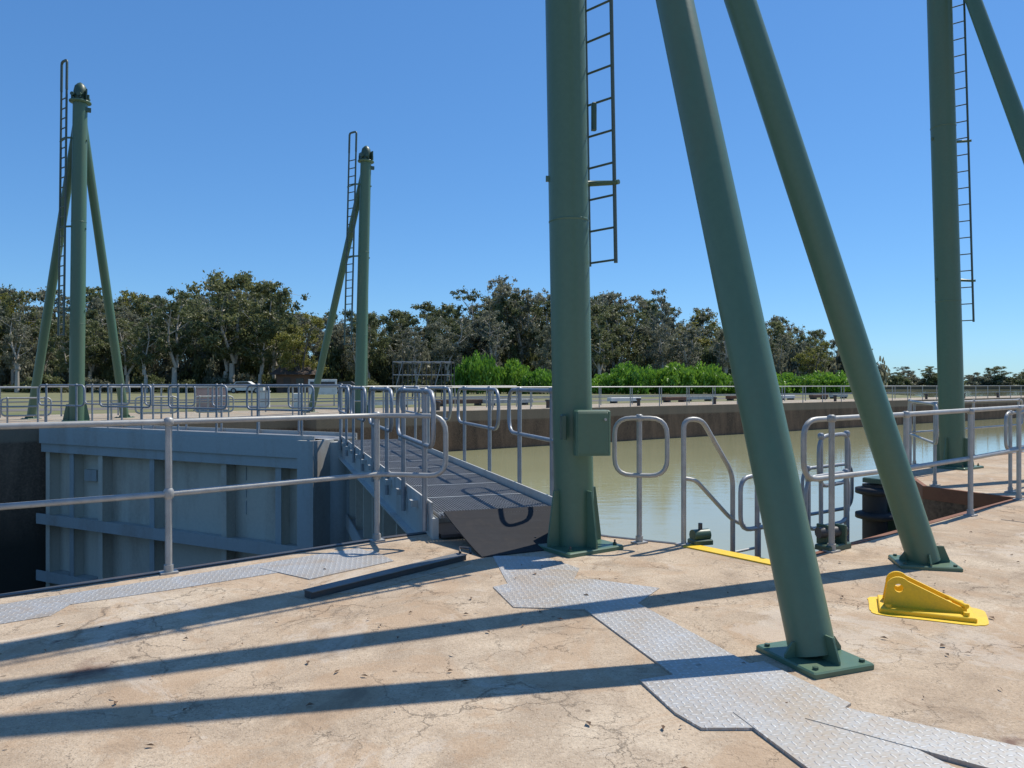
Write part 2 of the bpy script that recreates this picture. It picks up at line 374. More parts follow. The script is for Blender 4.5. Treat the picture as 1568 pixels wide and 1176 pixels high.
# ------------------------------------------------ masts
def mast(name,base,top,z0,H,diam,legs,ladder,plate_rz=.6,box=False,leg_d=.25,lr=.018,hoop=.6):
    root=empty(name); bx,by=base; tx,ty=top
    def ax(z):
        t=(z-z0)/H; return Vector((bx+(tx-bx)*t,by+(ty-by)*t,z))
    b=B(); R=diam/2; zt=z0+H
    b.tube([ax(z0),ax(z0+H*.3),ax(z0+H*.62),ax(zt-.25)],[R,R,R*.99,R*.96],'green',32)
    for z in (z0+2.98,z0+6.1): b.tube([ax(z),ax(z+.006),ax(z+.018),ax(z+.024)],[R,R+.004,R+.004,R],'green',32,caps=False)
    b.build('post',root)
    b=B()
    b.tube([ax(zt-.27),ax(zt-.24),ax(zt-.20),ax(zt-.18)],[R*1.0,R*1.45,R*1.45,R],'green',24)
    b.tube([ax(zt-.2),ax(zt+.10),ax(zt+.25),ax(zt+.34),ax(zt+.38)],[R*.9,R*.9,R*.75,R*.4,R*.1],'greenD',16)
    c=ax(zt-.1)
    for s_ in (-1,1):
        b.box(c+Vector((s_*R*.85,0,.08)),(.04,R*1.8,.3),'greenD',plate_rz)
        b.tube([c+Vector((s_*.1,-R*1.3,.05)),c+Vector((s_*.1,R*1.3,.05))],.06,'greenD',10)
    for k in range(6):
        a=k*math.pi/3; q=c+Vector((math.cos(a)*R*1.2,math.sin(a)*R*1.2,-.06)); b.tube([q,q+Vector((0,0,.16))],.03,'greenD',6)
    b.box(ax(zt-.45)+Vector((R*.9,0,0)),(R*1.2,.1,.12),'greenD',plate_rz)
    b.build('head',root)
    b=B(); b.box((bx,by,z0+.02),(diam*1.75,diam*1.75,.04),'green',plate_rz,bev=.01)
    for k in range(4):
        a=plate_rz+k*math.pi/2
        m=Matrix.Translation((bx,by,z0+.04))@Matrix.Rotation(a,4,'Z')
        b.plate([(R-.01,0),(R*1.7,0),(R*1.7,.05),(R+.06,.5),(R-.01,.5)],.02,'green',m)
        m2=Matrix.Translation((bx,by,z0))@Matrix.Rotation(a+math.pi/4,4,'Z')@Matrix.Translation((R*2.0,0,0))
        p=m2@Vector((0,0,0)); b.tube([(p.x,p.y,z0+.04),(p.x,p.y,z0+.06)],.018,'greenD',6); b.tube([(p.x,p.y,z0+.06),(p.x,p.y,z0+.085)],.009,'edge',6)
    b.build('base_plate',root)
    apex=ax(zt-.30)
    for i,(lx,ly) in enumerate(legs):
        b=B(); f=Vector((lx,ly,z0+.03)); r=leg_d/2
        d=(apex-f); e=f+d*.985
        b.tube([f,f.lerp(e,.5),e],[r,r,r*.9],'green',28)
        az=math.atan2(by-ly,bx-lx)
        b.box((lx,ly,z0+.016),(.46*leg_d/.25,.40*leg_d/.25,.032),'green',az,bev=.008)
        for sgn in(0,1,2,3):
            m=Matrix.Translation((lx,ly,z0+.032))@Matrix.Rotation(az+sgn*math.pi/2,4,'Z')
            hh=.13 if sgn==2 else .08
            b.plate([(r-.05,0),(r+.065,0),(r+.065,.02),(r+.02,hh),(r-.05,hh)],.012,'green',m)
        for sx in(-1,1):
            for sy in(-1,1):
                m=Matrix.Translation((lx,ly,z0+.032))@Matrix.Rotation(az,4,'Z')
                p=m@Vector((sx*.185*leg_d/.25,sy*.155*leg_d/.25,0)); b.tube([p,p+Vector((0,0,.014))],.015,'greenD',6)
        b.build('leg_%d'%(i+1),root)
    b=B(); zl=z0+2.62; zh=zt+.1
    o1=Vector((ladder[0],ladder[1],0)); o2=Vector((ladder[2],ladder[3],0))
    for o in (o1,o2): b.tube([ax(zl)+o,ax((zl+zh)/2)+o,ax(zh)+o],lr,'galvG',8)
    z=zl+.03
    while z<zh-.2:
        b.tube([ax(z)+o1,ax(z)+o2],lr*.6,'galvG',6); z+=.30
    b.tube(fillet([ax(zh)+o1,ax(zh+hoop)+o1,ax(zh+hoop)+o2,ax(zh)+o2],.1,4,False),lr*1.2,'galvG',8)
    for z in (z0+3.38,z0+5.9,z0+8.6):
        b.tube([ax(z+.06)+o1.normalized()*R*.9,ax(z+.03)+o1,ax(z-.02)+o2,ax(z-.02)+o2+(o2-o1).normalized()*.05],[.03,.03,.022,.022],'green',8)
        b.box(ax(z)-o2.normalized()*(R+.01),(.03,.03,.05),'green',0)
    b.build('ladder',root)
    if box:
        b=B(); c=Vector((bx+.13,by-R-.08,1.07))
        b.box(c,(.31,.13,.40),'green',.12,bev=.012)
        b.box(c+Vector((0,-.071,0)),(.27,.012,.36),'green',.12,bev=.004)
        b.box(c+Vector((-.25,.02,.05)),(.05,.08,.22),'greenD',.12,bev=.01)
        b.tube([c+Vector((.11,-.08,.12)),c+Vector((.11,-.1,.12))],.012,'galv',8)
        b.build('switch_box',root)
        b=B(); c=ax(4.0)+o1*.5+o2*.5+Vector((-.06,-.03,0))
        b.box(c,(.045,.05,.26),'greenD',.2,bev=.008); b.build('latch_box',root)
    return root
mast('derrick_mast',(.576,6.90),(.39,6.90),0,10.5,.365,[(1.64,4.09),(3.42,6.23)],(.21,.26,.43,.04),box=True)
mast('derrick_mast',(7.93,13.5),(7.62,13.5),0,10.5,.41,[(9.13,10.7),(10.8,12.8)],(.22,.26,.47,.04))
mast('derrick_mast',(-13.34,23.0),(-13.22,23.0),.35,10.0,.42,[(-15.75,24.6),(-13.2,25.6)],(-.30,-.2,-.58,.0),leg_d=.27,lr=.032,hoop=.9)
mast('derrick_mast',(-5.74,28.3),(-5.5,28.3),.35,9.75,.42,[(-8.1,30.25),(-6.15,31.2)],(-.34,-.2,-.64,.0),leg_d=.27,lr=.032,hoop=.75)

# ------------------------------------------------ gates
LA,LB=(-12.75,21.05),(-4.05,16.62)
root=empty('lock_gate_leaf')
b=B()
b.strip(LA,LB,-7.5,.02,-.04,.0,'gateD')
L=math.hypot(LB[0]-LA[0],LB[1]-LA[1]); dx,dy=(LB[0]-LA[0])/L,(LB[1]-LA[1])/L
def at(t): return (LA[0]+dx*t,LA[1]+dy*t)
b.strip(LA,LB,-.12,.28,-.50,-.041,'gate')
b.strip(LA,LB,-.36,-.12,-.44,-.30,'gate')
for z in (-2.15,-3.7): 
    b.strip(LA,LB,z-.03,z+.03,-.55,-.041,'gate'); b.strip(LA,LB,z-.16,z+.12,-.58,-.55,'gate')
for i,t in enumerate((.15,1.2,2.4,4.4,6.9,8.6,9.4)):
    w=.05; b.strip(at(t),at(t+w),-7.4,-.12,-.35,-.042,'gateD'); b.strip(at(t-.06),at(t+.11),-7.4,-.12,-.37,-.35,'gate' if i%2 else 'gateD')
b.strip(at(L-.35),at(L+.1),-7.4,.28,-.62,.05,'gate')
b.tube([(-3.9,16.85,-7.4),(-3.9,16.85,.22)],.36,'gate',20)
b.strip(at(1.45),at(1.95),-1.1,-.8,-.16,-.041,'gate')
for z in (-.75,-1.15,-1.55): b.strip(at(7.3),at(7.32),z-.02,z+.3,-.06,-.041,'gate')
b.build('gate_body',root)
b=B()
b.strip(LA,LB,.24,.275,.0,.95,'grate'); b.strip(LA,LB,.18,.36,.95,.98,'gate'); b.strip(LA,LB,.281,.37,-.47,-.45,'gate')
b.build('deck',root)
b=B()
for off,k in ((-.42,7),(.9,7)):
    pts=[]
    for i in range(k+1):
        t=.2+(L-.6)*i/k; p=at(t); pts.append((p[0]-dy*off,p[1]+dx*off))
    for i in range(0,k,1):
        if i%2==0: loop_panel(b,[pts[i],pts[min(i+1,k)]],1.47,.92,'galvb',r=.025,ext=.33,zb=.28,foot=False,pr=.027)
b.build('handrails',root)

RA,RB=(-3.2,17.0),(-.06,7.2)
root=empty('lock_gate_leaf')
L2=math.hypot(RB[0]-RA[0],RB[1]-RA[1]); ex,ey=(RB[0]-RA[0])/L2,(RB[1]-RA[1])/L2
def at2(t,o=0): return (RA[0]+ex*t-ey*o,RA[1]+ey*t+ex*o)
b=B()
b.strip(RA,RB,-7.5,-.02,.28,.32,'gateD')
b.strip(RA,at2(L2-.25),-.10,.20,-.66,-.60,'gate'); b.strip(RA,at2(L2-.25),-.13,-.10,-.74,-.40,'gate')
b.strip(RA,at2(L2-.25),-.12,.20,.60,.66,'gate')
for z in (-1.5,-2.9,-4.2):
    b.strip(RA,at2(L2-.9),z-.03,z+.03,-.55,.279,'gate'); b.strip(RA,at2(L2-.9),z-.16,z+.14,-.58,-.55,'gate')
for i in range(8):
    t=.3+i*1.3; b.strip(at2(t),at2(t+.05),-7.4,-.11,-.5,.279,'gateD')
    b.strip(at2(t),at2(t+.06),-.1,.16,-.6,.6,'gate')
b.strip(at2(-.3),at2(.25),-7.4,.2,-.7,.5,'gate')
b.build('gate_body',root)
b=B()
zt=.245
k=42
for i in range(k):
    o=-.6+1.2*i/(k-1); b.strip(RA,at2(L2-.15),zt-.03,zt,o-.003,o+.003,'grate')
t=.0
while t<L2-.2: b.strip(at2(t),at2(t+.008),zt-.02,zt-.004,-.6,.6,'grate'); t+=.075
t=1.0
while t<L2-.2: b.strip(at2(t),at2(t+.03),zt-.03,zt+.004,-.6,.6,'galv'); t+=1.0
b.strip(RA,at2(L2-.2),.02,.05,-.58,.58,'edge')
b.build('grating_deck',root)
b=B()
b.strip(RA,at2(L2-.3),.20,.35,-.665,-.645,'toe'); b.strip(RA,at2(L2-.05),.20,.33,.625,.645,'gate')
t=.2
while t<L2-.4: b.strip(at2(t),at2(t+.10),.2,.27,-.74,-.666,'gate'); t+=.9
b.build('toe_boards',root)
b=B()
for off in (-.70,.70):
    T=[.35,1.75,3.1,4.5,5.9,7.3,8.6,9.85] if off<0 else [.35,1.75,3.1,4.5,5.9,7.3,8.6,9.7]
    for i in range(0,8,2):
        if i+1<8: loop_panel(b,[at2(T[i],off),at2(T[i+1],off)],1.43,.90,'galvb',r=.024,ext=.42,zb=.05,foot=False,pr=.026,cr=.2)
b.build('handrails',root)
b=B()
q0=at2(L2-.22,-.56); q1=at2(L2-.22,.62)
foot0,foot1=(-.26,6.48),(.38,6.80)
vs=[];K=6
for i in range(K+1):
    t=i/K; z=.262*(1-t)**1.15+.010
    a=(q0[0]+(foot0[0]-q0[0])*t,q0[1]+(foot0[1]-q0[1])*t); c=(q1[0]+(foot1[0]-q1[0])*t,q1[1]+(foot1[1]-q1[1])*t)
    vs+=[(a[0],a[1],z),(c[0],c[1],z),(a[0],a[1],z-.012),(c[0],c[1],z-.012)]
fs=[]
for i in range(K):
    o=4*i; fs+=[(o,o+4,o+5,o+1),(o+2,o+3,o+7,o+6),(o,o+2,o+6,o+4),(o+1,o+5,o+7,o+3)]
fs+=[(4*K,4*K+2,4*K+3,4*K+1),(0,1,3,2)]
b.add(vs,fs,'ramp')
b.build('ramp_plate',root)

# ------------------------------------------------ near handrails
b=B()
P=[(-5.55,3.95),(-4.15,4.98),(-2.72,5.95),(-1.29,7.17),(-.80,7.08)]
top=[(-9.5,1.15,1.2),(-4.15,4.95,1.2),(-2.72,5.95,1.2),(-1.29,7.17,1.2),(-.62,7.03,1.2),(-.62,7.03,.64),(-1.29,7.17,.64),(-2.72,5.95,.63),(-4.15,4.95,.63),(-9.5,1.15,.63)]
b.tube(fillet(top,.16,5,False),.024,'galv',10)
for p in P[:4]+[(-7.1,2.85)]: 
    post_(b,p,0,1.2,'galv',.028)
    b.tube([(p[0],p[1],.59),(p[0],p[1],.61),(p[0],p[1],.655),(p[0],p[1],.675)],[.03,.042,.042,.03],'galv',8)
b.build('handrail')
b=B()
loop_panel(b,[(1.0,7.10),(1.42,7.02)],1.18,.64,'galv',ext=.03,cr=.16,post=False); post_(b,(1.20,7.08),0,1.18,'galv',.026)
b.build('handrail')
b=B()
b.tube(fillet([(1.60,7.0,0),(1.60,7.0,1.17),(1.78,7.05,1.17),(2.16,7.35,.62),(2.16,7.35,-.9)],.12,5,False),.024,'galv',10)
b.tube(fillet([(1.60,7.0,.62),(1.72,7.03,.60),(2.14,7.33,.18),(2.3,7.45,.1)],.1,4,False),.02,'galv',10)
b.box((1.6,7.0,.008),(.13,.1,.016),'galv',.6)
loop_panel(b,[(2.2,7.1),(2.5,7.3)],.62,.12,'galvb',ext=.06,post=False)
b.tube([(2.35,7.2,-1.5),(2.35,7.2,.62)],.024,'galvb',8)
for k in range(7):
    z=-.15-.2*k; b.tube([(2.16,7.35,z),(2.5,7.6,z)],.014,'galv',6)
b.tube([(2.5,7.6,-1.6),(2.5,7.6,.1)],.02,'galv',8)
b.build('access_ladder_rail')
b=B()
path=[(2.66,6.85,1.17),(4.0,7.64,1.19),(5.22,8.57,1.2),(6.56,9.74,1.2),(9.5,12.1,1.2)]
b.tube(fillet([path[-1]]+path[:-1][::-1]+[(x,y,z-.55) for x,y,z in path],.18,5,False),.026,'galv',10)
for p in [(2.86,6.72),(4.0,7.62),(5.22,8.55),(6.56,9.72),(8.0,10.9)]: post_(b,p,0,1.19,'galv',.028)
b.build('handrail')
b=B()
loop_panel(b,[(3.0,7.6),(3.6,8.1)],.55,.02,'galvb',ext=.05,zb=-1.6,foot=False,cr=.18)
loop_panel(b,[(3.5,8.9),(4.2,9.4)],.50,-.05,'galvb',ext=.1,zb=-1.6,foot=False,cr=.18)
loop_panel(b,[(3.25,7.9),(3.7,8.3)],.95,.42,'galvb',ext=.05,zb=-1.6,foot=False,cr=.18)
b.build('handrail')
b=B()
loop_panel(b,[(6.25,11.1),(7.0,13.2)],1.2,.62,'galv',ext=.15)
loop_panel(b,[(7.5,14.0),(9.4,15.3),(11.2,16.6)],1.15,.6,'galv',ext=.2)
straight_rail(b,[(11.6,16.9),UV(59,7.0)],0,1.15,'galv',2.2)
loop_panel(b,[(6.9,10.4),(8.6,11.9)],1.1,.6,'galv',ext=.2)
b.build('handrail')

b=B()
A_,C_=(-1.43,5.26),(-.42,6.42)
b.strip(A_,C_,.0,.045,-.04,.04,'edge'); b.strip(A_,C_,.046,.052,-.055,.055,'beam')
b.tube([(C_[0]-.02,C_[1]-.05,.07),(C_[0]-.03,C_[1]+.02,.10),(C_[0]+.06,C_[1]-.03,.10),(C_[0]+.07,C_[1]-.08,.07)],.012,'edge',8)
b.build('steel_beam')
b=B(); b.prism([(-1.28,5.35),(-.42,6.33),(-.35,6.28),(-.6,5.95),(-1.05,5.4)],0,.005,'conc2'); b.build('mortar_patch')

b=B(); c=Vector((2.92,6.98,.0))
b.box(c+Vector((-.0,-.15,.03)),(.34,.16,.05),'greenD',.6,bev=.01)
for q in(-.08,.08): b.box(c+Vector((q,-.12,.13)),(.03,.12,.18),'greenD',.6,bev=.006)
b.tube([c+Vector((-.14,-.16,.15)),c+Vector((.14,-.08,.15))],.05,'edge',12)
b.build('rope_sheave')
b=B(); c=Vector((1.66,7.05,.0))
b.box(c+Vector((.1,-.03,.03)),(.2,.14,.05),'greenD',.3,bev=.01)
b.tube([c+Vector((.02,-.06,.09)),c+Vector((.18,-.0,.09))],.055,'greenD',12)
b.tube([c+Vector((.1,-.03,.1)),c+Vector((.1,-.03,.2))],.02,'edge',8)
b.build('rope_sheave')
b=B(); c=(4.42,9.15)
b.tube([(c[0],c[1],-2.5),(c[0],c[1],.28)],.14,'black',16)
for z in (-.9,-.5,-.1,.2): b.tube([(c[0],c[1],z-.05),(c[0],c[1],z-.03),(c[0],c[1],z+.03),(c[0],c[1],z+.05)],[.15,.22,.22,.15],'black',16)
b.box((c[0]+.32,c[1]+.1,-.9),(.22,.22,2.2),'greenD',.6,bev=.02)
b.box((c[0]+.15,c[1]+.05,.33),(.5,.3,.06),'greenD',.6,bev=.01)
b.build('rubber_fender')

# yellow bracket
b=B()
rz=math.radians(-24); m0=Matrix.Translation((2.71,4.97,0))@Matrix.Rotation(rz,4,'Z')@Matrix.Scale(.92,4)
b.box((0,0,0),(.60,.38,.03),'yellow',M4=m0@Matrix.Translation((.02,0,.022)),bev=.006)
def lug(y):
    m=m0@Matrix.Translation((0,y,0)); cx,cz,ro,ri=-.15,.170,.078,.030; t=.012; n=24
    V=[];F=[]
    for s_ in(-1,1):
        for r in(ri,ro):
            for k in range(n):
                a=2*math.pi*k/n; V.append(m@Vector((cx+r*math.cos(a),s_*t,cz+r*math.sin(a))))
    for k in range(n):
        k2=(k+1)%n
        F+=[(k,n+k,n+k2,k2),(2*n+k,2*n+k2,3*n+k2,3*n+k),(n+k,3*n+k,3*n+k2,n+k2),(k,k2,2*n+k2,2*n+k)]
    b.add(V,F,'yellow')
    b.plate([(-.25,.035),(-.228,.165),(-.20,.115),(-.15,.093),(-.10,.115),(-.0975,.225),(.22,.085),(.27,.07),(.27,.035)],t*1.9,'yellow',m)
for y in(-.085,.085): lug(y)
p0=m0@Vector((-.0,-.08,.10)); p1=m0@Vector((-.0,.08,.10)); b.tube([p0,p1],.02,'yellow',14)
b.box((0,0,0),(.14,.10,.05),'yellow',M4=m0@Matrix.Translation((.12,0,.06)))
for x,y in((-.22,-.15),(.26,-.15),(-.22,.15),(.26,.15)):
    p=m0@Vector((x,y,.035)); b.tube([p,p+Vector((0,0,.025))],.018,'yellow',6)
p=m0@Vector((.22,0,.09)); b.tube([p+Vector((0,-.11,0)),p+Vector((0,.11,0))],.015,'yellow',8)
ov=[]
for i in range(40):
    a=2*math.pi*i/40; rx=.375+.015*math.sin(3*a+1)+random.uniform(-.008,.008); ry=.25+random.uniform(-.01,.01)
    sx=math.copysign(abs(math.cos(a))**.35,math.cos(a)); sy=math.copysign(abs(math.sin(a))**.35,math.sin(a))
    q=m0@Vector((.02+rx*sx,ry*sy,0)); ov.append((q.x,q.y))
b.prism(ov,0,.005,'yellow')
b.build('yellow_anchor_bracket')

# ------------------------------------------------ far side furniture
b=B()
straight_rail(b,[UV(14.2,27.75),UV(119,27.75)],.35,1.0,'galv',2.1,.026)
straight_rail(b,[UV(18,30.6),UV(60,30.6)],.35,1.0,'galv',2.4,.026)
b.build('handrail')
b=B()
straight_rail(b,[UV(-60,24.8),UV(1.2,24.8)],.35,1.05,'galv',1.9,.028)
straight_rail(b,[UV(3.3,27.1),UV(9.2,27.1),UV(9.2,25.8),UV(13.7,25.8),UV(13.7,27.75)],.35,1.05,'galv',1.5,.028)
straight_rail(b,[UV(-14,31),UV(22,31)],.35,1.05,'galv',1.8,.026)
b.build('handrail')
b=B()
for i in range(9):
    u=-8+i*1.7; 
    if abs(u-2.3)<1: continue
    loop_panel(b,[UV(u,25.4),UV(u+.9,25.4)],1.1,.6,'galv',ext=.15,zb=.35,foot=False,r=.026)
b.build('handrail')
b=B(); rr=random.Random(5)
for i in range(11):
    u=16+i*3.9+rr.uniform(-.6,.6); v=33.4+rr.uniform(-.5,.8); ln=rr.uniform(1.6,3.2)
    b.box((*UV(u,v),.58),(ln,.4,.22),('white','brown','toe','rust')[i%4],math.radians(35),bev=.02)
    for q in (-.35,.35): b.box((*UV(u+q*ln,v),.41),(.15,.5,.12),'edge',math.radians(35))
b.build('stoplog_beam_stack')
b=B()
for i in range(12):
    x,y=UV(16+i*6,28.4); b.tube([(x,y,.35),(x,y,.65),(x,y,.7),(x,y,.76)],[.09,.09,.15,.11],'edge',12)
b.build('mooring_bollard')
b=B(); x,y=UV(8.0,34.0)
b.box((x,y,.85),(1.2,.6,.95),'pink',.3,bev=.03); b.box((x,y,1.36),(1.3,.7,.06),'white',.3,bev=.02); b.box((x,y,.385),(1.4,.8,.06),'toe',.3)
m=Matrix.Translation((x,y,.85))@Matrix.Rotation(.3,4,'Z')
for q in(-.3,.3): b.box((0,0,0),(.52,.02,.8),'pink',M4=m@Matrix.Translation((q,-.31,0)),bev=.005)
b.box((0,0,0),(.03,.04,.2),'edge',M4=m@Matrix.Translation((.03,-.33,0)))
b.build('control_cabinet')
b=B(); x,y=UV(11,36.5)
b.box((x,y,.75),(.5,.35,.75),'white',.2,bev=.02); b.box((x+1.4,y+.6,.7),(.45,.35,.7),'white',.2,bev=.02); b.box((x,y,1.15),(.56,.41,.05),'toe',.2)
b.build('electrical_pillar')
root=empty('brick_hut'); hx,hy=-29.0,101
b=B(); b.box((hx,hy,1.6),(4.4,3.0,2.5),'brown'); b.build('walls',root)
b=B(); b.add([(hx-3.0,hy-2.3,2.75),(hx+3.0,hy-2.3,2.75),(hx+3.0,hy+2.3,2.75),(hx-3.0,hy+2.3,2.75),(hx-2.4,hy,3.75),(hx+2.4,hy,3.75)],[(0,1,5,4),(2,3,4,5),(1,2,5),(3,0,4),(3,2,1,0)],'roof'); b.build('roof',root)
b=B(); b.box((hx-.8,hy-1.52,1.35),(.9,.06,2.0),'roof'); b.box((hx+.9,hy-1.52,1.8),(1.0,.06,.9),'glass'); b.box((hx+.9,hy-1.54,1.32),(1.15,.1,.08),'white'); b.build('door_and_window',root)
b=B(); x0,y0=-9.2,58
for i in range(7):
    for yy in (0,3): b.tube([(x0+i*.75,y0+yy,.35),(x0+i*.75,y0+yy,3.2)],.045,'edge',6)
    b.tube([(x0+i*.75,y0,3.2),(x0+i*.75,y0+3,3.2)],.045,'edge',6)
for z in (1.2,2.2,3.2):
    for yy in(0,3): b.tube([(x0,y0+yy,z),(x0+4.5,y0+yy,z)],.045,'galvb',6)
for i in range(0,6,2): b.tube([(x0+i*.75,y0,.4),(x0+(i+1)*.75,y0,3.2)],.035,'galvb',6)
b.build('steel_storage_rack')
b=B(); x,y=UV(14.5,38)
for q in(-.6,.6): b.tube([(x+q,y,.35),(x+q,y,1.6)],.04,'galv',8)
b.box((x,y-.05,1.35),(1.5,.04,.8),'white',0,bev=.01); b.box((x,y-.075,1.5),(1.3,.01,.25),'edge')
b.build('information_sign')
def car(name,x,y,rz,mat):
    root=empty(name); b=B(); m=Matrix.Translation((x,y,.36))@Matrix.Rotation(rz,4,'Z')
    prof=[(-2.1,.35),(-2.15,.75),(-2.05,.95),(-1.5,1.0),(-1.05,1.42),(.35,1.46),(1.0,1.02),(1.9,.88),(2.15,.7),(2.15,.35)]
    b.plate(prof,1.7,mat,m); b.build('body',root)
    b=B(); w=[(-1.35,1.0),(-1.0,1.36),(.3,1.40),(.85,1.02)]
    for s_ in(-1,1): b.plate(w,.02,'glass',m@Matrix.Translation((0,s_*.856,0)))
    b.build('windows',root)
    b=B()
    for wx in(-1.35,1.35):
        for s_ in(-1,1):
            p=m@Vector((wx,s_*.7,.33)); q=m@Vector((wx,s_*.88,.33)); b.tube([p,q],.33,'black',18)
            q2=m@Vector((wx,s_*.89,.33)); b.tube([p,q2],.19,'galv',12)
    b.build('wheels',root)
car('parked_car',-32.5,92,.1,'white'); car('parked_car',-20,92,.1,'edge')

# ------------------------------------------------ trees
def leaves_np(cents,rad,counts,size,droop=.3,flat=.7):
    V=[];n=0
    for c,r,k in zip(cents,rad,counts):
        d=rng.normal(size=(k,3)); d/=np.linalg.norm(d,axis=1)[:,None]
        rr=rng.random(k)**.5*(1+.35*rng.normal(size=k))
        p=d*rr[:,None]*np.array([r,r,r*flat])+np.array(c)
        V.append(p)
    P=np.concatenate(V); k=len(P)
    a=rng.normal(size=(k,3)); a[:,2]-=droop*2; a/=np.linalg.norm(a,axis=1)[:,None]
    t=rng.normal(size=(k,3)); bb=np.cross(a,t); bb/=np.linalg.norm(bb,axis=1)[:,None]
    s=size*(.6+.8*rng.random(k))[:,None]
    q=np.stack([P-a*s*.5,P+bb*s*.26,P+a*s*.5,P-bb*s*.26],1).reshape(-1,3)
    return q
def finish(name,b,q,barkm,leafm):
    nv=len(b.v); V=np.concatenate([np.array(b.v),q]); k=len(q)//4
    F=list(b.f)+[(nv+4*i,nv+4*i+1,nv+4*i+2,nv+4*i+3) for i in range(k)]
    me=bpy.data.meshes.new(name); me.from_pydata(V.tolist(),[],F)
    me.materials.append(M[barkm]); me.materials.append(M[leafm])
    me.polygons.foreach_set('material_index',[0]*len(b.f)+[1]*k); me.update(); return me
def tree_mesh(name,H,W,seed,leafm,barkm,nl=9000,trunk=.25,size=.33,low=.2,flat=.9,droop=.6,clumps=84,cr=(.04,.095),r0k=1.0):
    """multi-stemmed gum: 2-3 leaders forking from a short bole, limbs and leaf clumps along them"""
    random.seed(seed); b=B()
    r0=(.016*H+.05)*r0k; cents=[];rad=[];cnt=[]
    b.tube([(0,0,-.3),(0,0,.2),(.05,.03,H*trunk*.6),(.08,.02,H*trunk)],[r0*1.5,r0*1.1,r0*.9,r0*.8],barkm,8)
    nlead=random.choice((2,3,3)); a0=random.uniform(0,6.28)
    per=clumps//nlead
    for l in range(nlead):
        a=a0+l*6.28/nlead+random.uniform(-.4,.4); sp=W*random.uniform(.10,.24); hh=H*(1.0 if l==0 else random.uniform(.70,.93))
        def lp(t,a=a,sp=sp,hh=hh,l=l):
            z=H*trunk+(hh-H*trunk)*t; s_=sp*math.sin(t*1.5)
            return Vector((.08+math.cos(a)*s_+.02*H*math.sin(t*7+l),.02+math.sin(a)*s_+.02*H*math.cos(t*6+l),z))
        b.tube([lp(t) for t in (0,.2,.4,.6,.8,.95)],[r0*.65,r0*.52,r0*.40,r0*.28,r0*.16,r0*.05],barkm,7)
        nl_=7
        for i in range(nl_):
            t=.08+.80*i/(nl_-1); st=lp(t); aa=a+i*2.4+random.uniform(-.7,.7)
            reach=W*.36*random.uniform(.4,1.0)*(math.sin(math.pi*min(.93,.18+t*.8))**.7)
            e=st+Vector((math.cos(aa)*reach,math.sin(aa)*reach,H*random.uniform(.05,.19)*(1-t*.4))); md=st.lerp(e,.5)+Vector((0,0,-.01*H))
            b.tube([st,md,e],[r0*.26,r0*.17,r0*.05],barkm,5)
            for j in range(max(1,per//nl_)):
                q=md.lerp(e,random.uniform(.0,1.2))+Vector((random.uniform(-1,1),random.uniform(-1,1),random.uniform(-1.3,.9)))*W*.10
                q.z=min(max(q.z,H*low*random.uniform(.7,1.3)),H*.98)
                cents.append(tuple(q)); rr=W*random.uniform(*cr)*(1.1-.35*q.z/H); rad.append(rr); cnt.append(rr**1.7)
                if j<2: b.tube([md.lerp(e,.6),q],[r0*.08,r0*.025],barkm,4)
        for j in range(4):
            q=lp(.95)+Vector((random.uniform(-1,1)*W*.09,random.uniform(-1,1)*W*.09,random.uniform(-.07*H,H*.05))); cents.append(tuple(q)); rr=W*random.uniform(.025,.06); rad.append(rr); cnt.append(rr**1.7)
    cnt=np.array(cnt); cnt=np.maximum(14,(cnt/cnt.sum()*nl)).astype(int)
    return finish(name,b,leaves_np(cents,rad,cnt,size,droop,flat),barkm,leafm)
TM=[tree_mesh('eucalypt_a',14,10,1,'leaf','bark'),
    tree_mesh('eucalypt_b',14,9,2,'leafg','barkD',8500,low=.2),
    tree_mesh('eucalypt_c',14,9,3,'leafg','bark',6500,trunk=.3,size=.30),
    tree_mesh('eucalypt_d',14,11,4,'leaf','bark',10000,low=.2),
    tree_mesh('wattle_e',14,10,5,'leafy','barkD',8000,low=.15),
    tree_mesh('eucalypt_f',14,8,6,'leafg','bark',5000,trunk=.3,low=.40,size=.30,r0k=1.25,cr=(.035,.08)),
    tree_mesh('eucalypt_g',14,9,8,'leaf','bark',6200,trunk=.25,low=.34,size=.31,r0k=1.2,cr=(.035,.085))]
def scrub_mesh(name,seed,leafm,Hh=3.0,W=6.,nl=4500,size=.38):
    random.seed(seed); b=B(); cents=[];rad=[]
    for i in range(20):
        a=random.uniform(0,6.28); r=W*.42*random.random()**.6; z=Hh*random.uniform(.12,.9)*(1-.5*r/(W*.5))
        p=(math.cos(a)*r,math.sin(a)*r,z); cents.append(p); rad.append(W*random.uniform(.08,.15))
        b.tube([(p[0]*.2,p[1]*.2,-.2),(p[0]*.6,p[1]*.6,z*.6),p],[.07,.05,.02],'barkD',5)
    return finish(name,b,leaves_np(cents,rad,[nl//20]*20,size,.5,.9),'barkD',leafm)
SM=[scrub_mesh('scrub_a',21,'leaf'),scrub_mesh('scrub_b',22,'leafg'),scrub_mesh('scrub_c',23,'leaf')]
